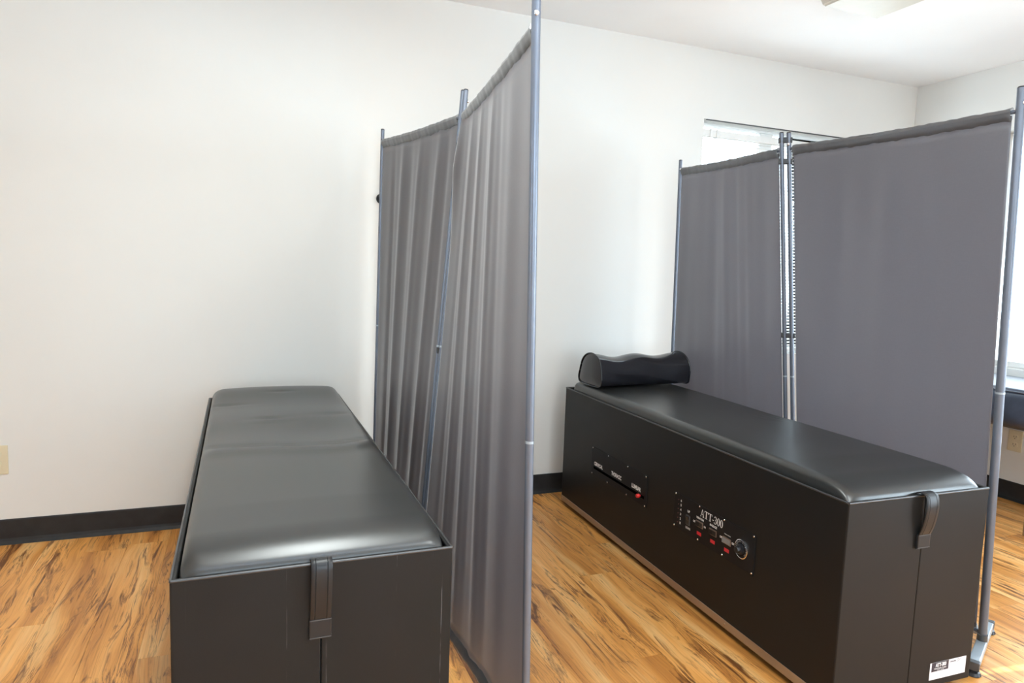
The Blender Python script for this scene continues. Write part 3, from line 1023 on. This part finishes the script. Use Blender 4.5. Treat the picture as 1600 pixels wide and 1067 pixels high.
bm = bmesh.new()
g = bm_grid(bm, pil_f, 40, 60)
bmesh.ops.remove_doubles(bm, verts=bm.verts[:], dist=1e-5)
obj('bolster_cover', bm, PILLOWV, pil, True, 70)
for sgn in (0, 1):
    bm = bmesh.new()
    ring = [pil_f(sgn, k / 60) for k in range(60)]
    c = sum(ring, Vector()) / 60
    sx = -1 if sgn == 0 else 1
    prev = [bm.verts.new(p) for p in ring]
    for q, bulge in ((0.8, 0.005), (0.55, 0.009), (0.25, 0.0105)):
        cur = [bm.verts.new(c + (p - c) * q + Vector((sx * bulge, 0, 0))) for p in ring]
        for k in range(60):
            bm.faces.new((prev[k], prev[(k + 1) % 60], cur[(k + 1) % 60], cur[k]))
        prev = cur
    bm.faces.new(prev)
    obj('end_cap', bm, PILLOWV, pil, True, 60)
    bm = bmesh.new()
    bm_tube(bm, [p + Vector((sx * 0.002, 0, 0)) + (p - c).normalized() * 0.0015 for p in ring + ring[:2]], 0.0032, 8)
    obj('piping', bm, PILLOWV, pil, True, 60)


# ------------------------------------------------------------------ folding screens
HP = 1.78


def lerp(a, b, t): return a + (b - a) * t


def pole_pt(pl, z):
    (tx, ty), (bx, by) = pl
    t = z / HP
    return Vector((lerp(bx, tx, t), lerp(by, ty, t), z))


def screen_panel(root, pa, pb, ztop_a, ztop_b, zbot, folds, side, gap=0.014, amp=1.0, bulges=(), edge0=True):
    """Fabric between two leaning poles, sleeved over a rod at top and bottom. side = +1/-1 picks the bulging face."""
    def base(t, z):
        A, B = pole_pt(pa, z), pole_pt(pb, z)
        L_ = (B - A).length
        tt = (gap + t * (L_ - 2 * gap)) / L_
        return A.lerp(B, tt)

    def normal(z):
        d = pole_pt(pb, z) - pole_pt(pa, z)
        return Vector((d.y, -d.x, 0)).normalized() * side

    def zt(t): return lerp(ztop_a, ztop_b, t)

    sag = 0.006

    def f(u, v):
        top = zt(u) - 0.024 - sag * math.sin(PI * u)
        z = lerp(top, zbot + 0.024, v)
        p = base(u, z)
        k = min(1.0, v / 0.10) * 0.75 + 0.25
        k2 = min(1.0, (1 - v) / 0.25) * 0.6 + 0.4
        off = 0.0
        for (c, w, a, dr) in folds:
            off += a * math.exp(-(((u - c - dr * (v - 0.3)) / w) ** 2))
        for (cu, cv, wu, wv, a) in bulges:
            off += a * math.exp(-((u - cu) / wu) ** 2 - ((v - cv) / wv) ** 2)
        off += 0.0012 * math.sin(40 * u + 3 * v) + 0.002 * math.sin(11 * u + 1.3)
        edge = (min(1.0, u / 0.03) if edge0 else 1.0) * min(1.0, (1 - u) / 0.03)
        n = normal(z)
        return p + n * (off * amp * k * k2 * edge)
    bm = bmesh.new()
    bm_grid(bm, f, 110, 40)
    fab = obj('fabric_panel', bm, FABRIC, root, True, 80)
    sol = fab.modifiers.new('thickness', 'SOLIDIFY'); sol.thickness = 0.0012; sol.offset = 0
    fab.parent = root
    fab.matrix_parent_inverse = Matrix.Translation(-root.location)

    def sleeve(top):
        b = bmesh.new()
        n = 12

        def h(u, w):
            zc = (zt(u) - 0.015 - sag * math.sin(PI * u)) if top else (zbot + 0.016)
            p = base(u, zc)
            nn = normal(zc)
            a = 2 * PI * w
            ruck = 1.0 + 0.10 * math.sin(61 * u) * math.sin(23 * u + 1) + 0.05 * math.sin(140 * u)
            y = 0.0105 * math.cos(a) * ruck; z = 0.0130 * math.sin(a) * ruck
            if math.sin(a) < 0 and top: z *= 1.9; y *= 1 - 0.6 * abs(math.sin(a))
            if math.sin(a) > 0 and not top: z *= 1.6; y *= 1 - 0.6 * abs(math.sin(a))
            return p + nn * y + Vector((0, 0, z))
        bm_grid(b, h, 90, n)
        o = obj('top_sleeve' if top else 'bottom_sleeve', b, SLEEVE if top else SLEEVE, fab, True, 80)
        return o
    sleeve(True); sleeve(False)
    for top in (True, False):
        za = (ztop_a - 0.015) if top else zbot + 0.016
        zb2 = (ztop_b - 0.015) if top else zbot + 0.016
        r = obj('top_rod' if top else 'bottom_rod', tube([pole_pt(pa, za), pole_pt(pb, zb2)], 0.006, 10), POLE, root, True)
        r.matrix_parent_inverse = Matrix.Translation(-root.location)
    return fab


def sp(root, o):
    o.matrix_parent_inverse = Matrix.Translation(-root.location)
    return o


def screen_pole(root, pl, r=0.0108, joint=0.78, zbase=0.0):
    A, B, J = pole_pt(pl, zbase), pole_pt(pl, HP), pole_pt(pl, joint)
    ax = (B - A).normalized()
    p = sp(root, obj('pole', tube([A, J, B], r, 20), POLE, root, True, 40))
    c = obj('joint_ring', tube([J - ax * 0.003, J + ax * 0.003], r + 0.0008, 20), POLE_LIGHT, p, True)
    cap = obj('pole_cap', tube([B, B + ax * 0.004], [r + 0.0005, r * 0.8], 20), PLASTIC_BLACK, p, True)
    return p


def bolt(root, pl, z, d, r=0.0108):
    p = pole_pt(pl, z); d = Vector(d).normalized()
    sp(root, obj('bolt', lathe([(0.0055, r - 0.002), (0.0055, r + 0.0015), (0.003, r + 0.003), (0.0016, r + 0.003), (0.0012, r + 0.0022), (0, r + 0.0022)], p, d, 14), CHROME, root, True))


def hinge_clip(root, pa, pb, z, over=0.026):
    a, b = pole_pt(pa, z), pole_pt(pb, z)
    d = (b - a).normalized(); c = (a + b) / 2
    rot = Matrix(((d.x, -d.y, 0), (d.y, d.x, 0), (0, 0, 1)))
    bm = bm_box(bmesh.new(), c, ((b - a).length + over, 0.016, 0.022), rot, 0.003)
    sp(root, obj('hinge_clip', bm, PLASTIC_BLACK, root))


def foot(root, c, d, half, cross=0.0):
    """Flat foot bar across the panel with round pads below both ends."""
    c = Vector((c[0], c[1], 0)); d = Vector((d[0], d[1], 0)).normalized(); n = Vector((-d.y, d.x, 0))
    rot = Matrix(((d.x, n.x, 0), (d.y, n.y, 0), (0, 0, 1)))
    bar = sp(root, obj('foot_bar', bm_box(bmesh.new(), c + Vector((0, 0, 0.030)), (2 * half - 0.05, 0.030, 0.024), rot, 0.003), POLE_LIGHT, root))
    for s in (-1, 1):
        obj('bar_cap', bm_box(bmesh.new(), c + d * (s * (half - 0.018)) + Vector((0, 0, 0.030)), (0.022, 0.0325, 0.0265), rot, 0.002), PLASTIC_GREY, bar)
        obj('foot_pad', lathe([(0, 0), (0.021, 0), (0.023, 0.003), (0.019, 0.011), (0.009, 0.015), (0.007, 0.021), (0, 0.021)], c + d * (s * (half - 0.018)), (0, 0, 1), 20), PLASTIC_BLACK, bar, True)
    obj('pole_socket', tube([c + Vector((0, 0, 0.03)), c + Vector((0, 0, 0.062))], 0.0155, 18), PLASTIC_GREY, bar, True)
    return bar


# left screen (two panels seen): top (x, y) and floor (x, y) of every pole
Lf = ((.575, 3.07), (.555, 3.07))
LmA = ((.6925, 2.267), (.5615, 2.267))
LmB = ((.6975, 2.251), (.5665, 2.251))
Ln = ((.584, 1.40), (.627, 1.40))
scrL = thing('folding_screen', 'grey fabric folding screen between the two beds, tall pole in front', 'screen', (.60, 2.26, 0))
for pl in (Lf, LmA, LmB):
    screen_pole(scrL, pl, 0.0080, 0.92, 0.022)
screen_pole(scrL, Ln, 0.0100, 0.80, 0.022)
folds1 = [(0.20, 0.030, -0.007, 0.0), (0.33, 0.035, 0.010, -0.03), (0.44, 0.05, -0.008, -0.02), (0.56, 0.03, 0.009, -0.06), (0.68, 0.05, -0.008, -0.03), (0.80, 0.03, 0.009, -0.05), (0.90, 0.03, -0.007, 0.0)]
screen_panel(scrL, Lf, LmA, 1.741, 1.709, 0.047, folds1, 1, gap=0.012, amp=0.6)
folds2 = [(0.14, 0.025, -0.006, 0.01), (0.22, 0.022, 0.008, 0.02), (0.30, 0.03, -0.007, 0.03), (0.38, 0.022, 0.009, 0.03), (0.47, 0.03, -0.006, 0.02), (0.56, 0.025, 0.009, 0.04), (0.66, 0.03, -0.006, 0.03), (0.78, 0.05, 0.005, 0.0)]
screen_panel(scrL, LmB, Ln, 1.709, 1.722, 0.047, folds2, 1, gap=0.010, amp=0.5, bulges=[(0.0, 0.03, 0.05, 0.17, 0.046)], edge0=False)
for z in (1.60, 0.905, 0.30): hinge_clip(scrL, LmA, LmB, z, 0.004)
bolt(scrL, Ln, 1.732, (-0.3, -1, 0), 0.0102); bolt(scrL, LmB, 1.745, (1, -0.2, 0), 0.0102)
foot(scrL, (.627, 1.40), (1, 0.1), 0.17)
foot(scrL, (.572, 2.255), (1, -0.05), 0.13)
foot(scrL, (.555, 3.07), (1, 0.0), 0.13)

# right screen
Rf = ((2.103, 3.03), (2.140, 3.03))
RmA = ((2.0405, 2.252), (2.246, 2.252))
RmB = ((2.0625, 2.235), (2.270, 2.235))
Rn = ((2.156, 1.399), (2.247, 1.392))
scrR = thing('folding_screen', 'grey fabric folding screen standing behind the bed with the bolster', 'screen', (2.20, 2.24, 0))
for pl in (Rf, RmA, RmB):
    screen_pole(scrR, pl, 0.0090, 0.78, 0.022)
screen_pole(scrR, Rn, 0.0125, 0.86, 0.022)
folds3 = [(0.25, 0.05, 0.004, 0.03), (0.40, 0.04, -0.004, 0.03), (0.52, 0.03, 0.005, 0.05), (0.62, 0.03, -0.005, 0.05), (0.74, 0.03, 0.005, 0.04), (0.86, 0.04, -0.003, 0.0)]
screen_panel(scrR, Rf, RmA, 1.744, 1.727, 0.047, folds3, 1, gap=0.016)
folds4 = [(0.10, 0.05, 0.003, 0.0), (0.30, 0.07, -0.003, 0.03), (0.52, 0.06, 0.003, 0.0), (0.75, 0.07, -0.003, 0.0), (0.9, 0.05, 0.002, 0.0)]
screen_panel(scrR, RmB, Rn, 1.733, 1.728, 0.047, folds4, 1, gap=0.022)
for z in (1.668, 0.955): hinge_clip(scrR, RmA, RmB, z)
hinge_clip(scrR, RmA, RmB, 1.752)
bolt(scrR, RmB, 1.735, (-1, -0.6, 0), 0.0100); bolt(scrR, Rn, 1.735, (-0.3, -1, 0), 0.0125); bolt(scrR, Rf, 1.735, (-0.5, -1, 0), 0.0100)
foot(scrR, (2.240, 1.390), (0.32, 0.165), 0.19)
foot(scrR, (2.262, 2.245), (1, 0.1), 0.16)
foot(scrR, (2.140, 3.03), (0.3, 1), 0.07)


# ------------------------------------------------------------------ outlets, hook
def outlet(loc, rz, label):
    root = thing('wall_outlet', label, 'outlet', loc, rz, None)
    obj('cover_plate', box(-0.0375, 0.0375, -0.006, 0, -0.0600, 0.0600, 0.003), IVORY, root)
    for s in (-1, 1):
        zc = s * 0.0215
        bm = bmesh.new()
        poly = [(0.0165 * math.copysign(min(1, abs(1.25 * math.cos(a))), math.cos(a)), 0.0165 * math.sin(a) * 0.9) for a in [2 * PI * k / 24 for k in range(24)]]
        bm_prism(bm, poly, (0, -0.0055, zc), (1, 0, 0), (0, 0, 1), (0, -1, 0), 0.0025)
        rc = obj('receptacle', bm, IVORY, root)
        for dx in (-0.0063, 0.0063):
            obj('slot', box(dx - 0.0013, dx + 0.0013, -0.0085, -0.0078, zc - 0.001, zc + 0.0075), IVORY_DARK, rc)
        obj('ground_hole', lathe([(0, 0.0005), (0.0026, 0.0005), (0.0026, 0)], (0, -0.0080, zc - 0.0075), (0, -1, 0), 10), IVORY_DARK, rc)
    obj('plate_screw', lathe([(0, 0.001), (0.002, 0.0008), (0.003, 0)], (0, -0.006, 0), (0, -1, 0), 10), IVORY, root, True)
    return root


outlet((-0.9265, YB, 0.3535), 0, 'ivory duplex outlet on the back wall left of the beds')
outlet((XR, 2.436, 0.337), -PI / 2, 'ivory duplex outlet on the right wall under the navy table')

hk = thing('coat_hook', 'small black round coat hook on back wall behind the left screen', 'hook', (0.607, YB, 1.50))
obj('back_plate', lathe([(0, 0), (0.024, 0), (0.023, 0.005), (0, 0.006)], (0, 0, 0), (0, -1, 0), 20), PLASTIC_BLACK, hk, True)
obj('hook_stem', tube([(0, -0.004, 0), (0, -0.03, -0.004), (0, -0.045, 0.006)], 0.006, 10), PLASTIC_BLACK, hk, True)
obj('hook_knob', lathe([(0, -0.004), (0.016, 0), (0.022, 0.009), (0.018, 0.018), (0, 0.022)], (0, -0.042, 0.004), (0, -1, 0.1), 20), PLASTIC_BLACK, hk, True)

# ------------------------------------------------------------------ treatment table by the right window
tb = thing('treatment_table', 'navy padded treatment table under the window at the right edge', 'table', (3.73, 2.54, 0))
TX, TY = 0.28, 0.60
bm = bmesh.new()
bm_box(bm, (0, 0, 0.605), (2 * TX, 2 * TY, 0.195), None, 0.055, 6)
cu = obj('padded_top', bm, NAVY, tb, True, 60)
bm = bmesh.new()
ringp = []
for k in range(65):
    a = 2 * PI * k / 64
    c, s = math.cos(a), math.sin(a)
    sup = (abs(c) ** 8 + abs(s) ** 8) ** (-1 / 8)
    ringp.append((c * sup * (TX - 0.002), s * sup * (TY - 0.002), 0.690))
bm_tube(bm, ringp, 0.004, 6)
obj('seam_piping', bm, NAVY, cu, True)
obj('apron', box(-TX + 0.12, TX - 0.05, -TY + 0.05, TY - 0.05, 0.49, 0.52, 0.003), PLASTIC_BLACK, tb)
for sx in (-1, 1):
    for sy in (-1, 1):
        lx, ly = sx * (TX - 0.07), sy * (TY - 0.08)
        obj('leg', box(lx - 0.022, lx + 0.022, ly - 0.022, ly + 0.022, 0.0, 0.52, 0.004), TIMBER, tb)
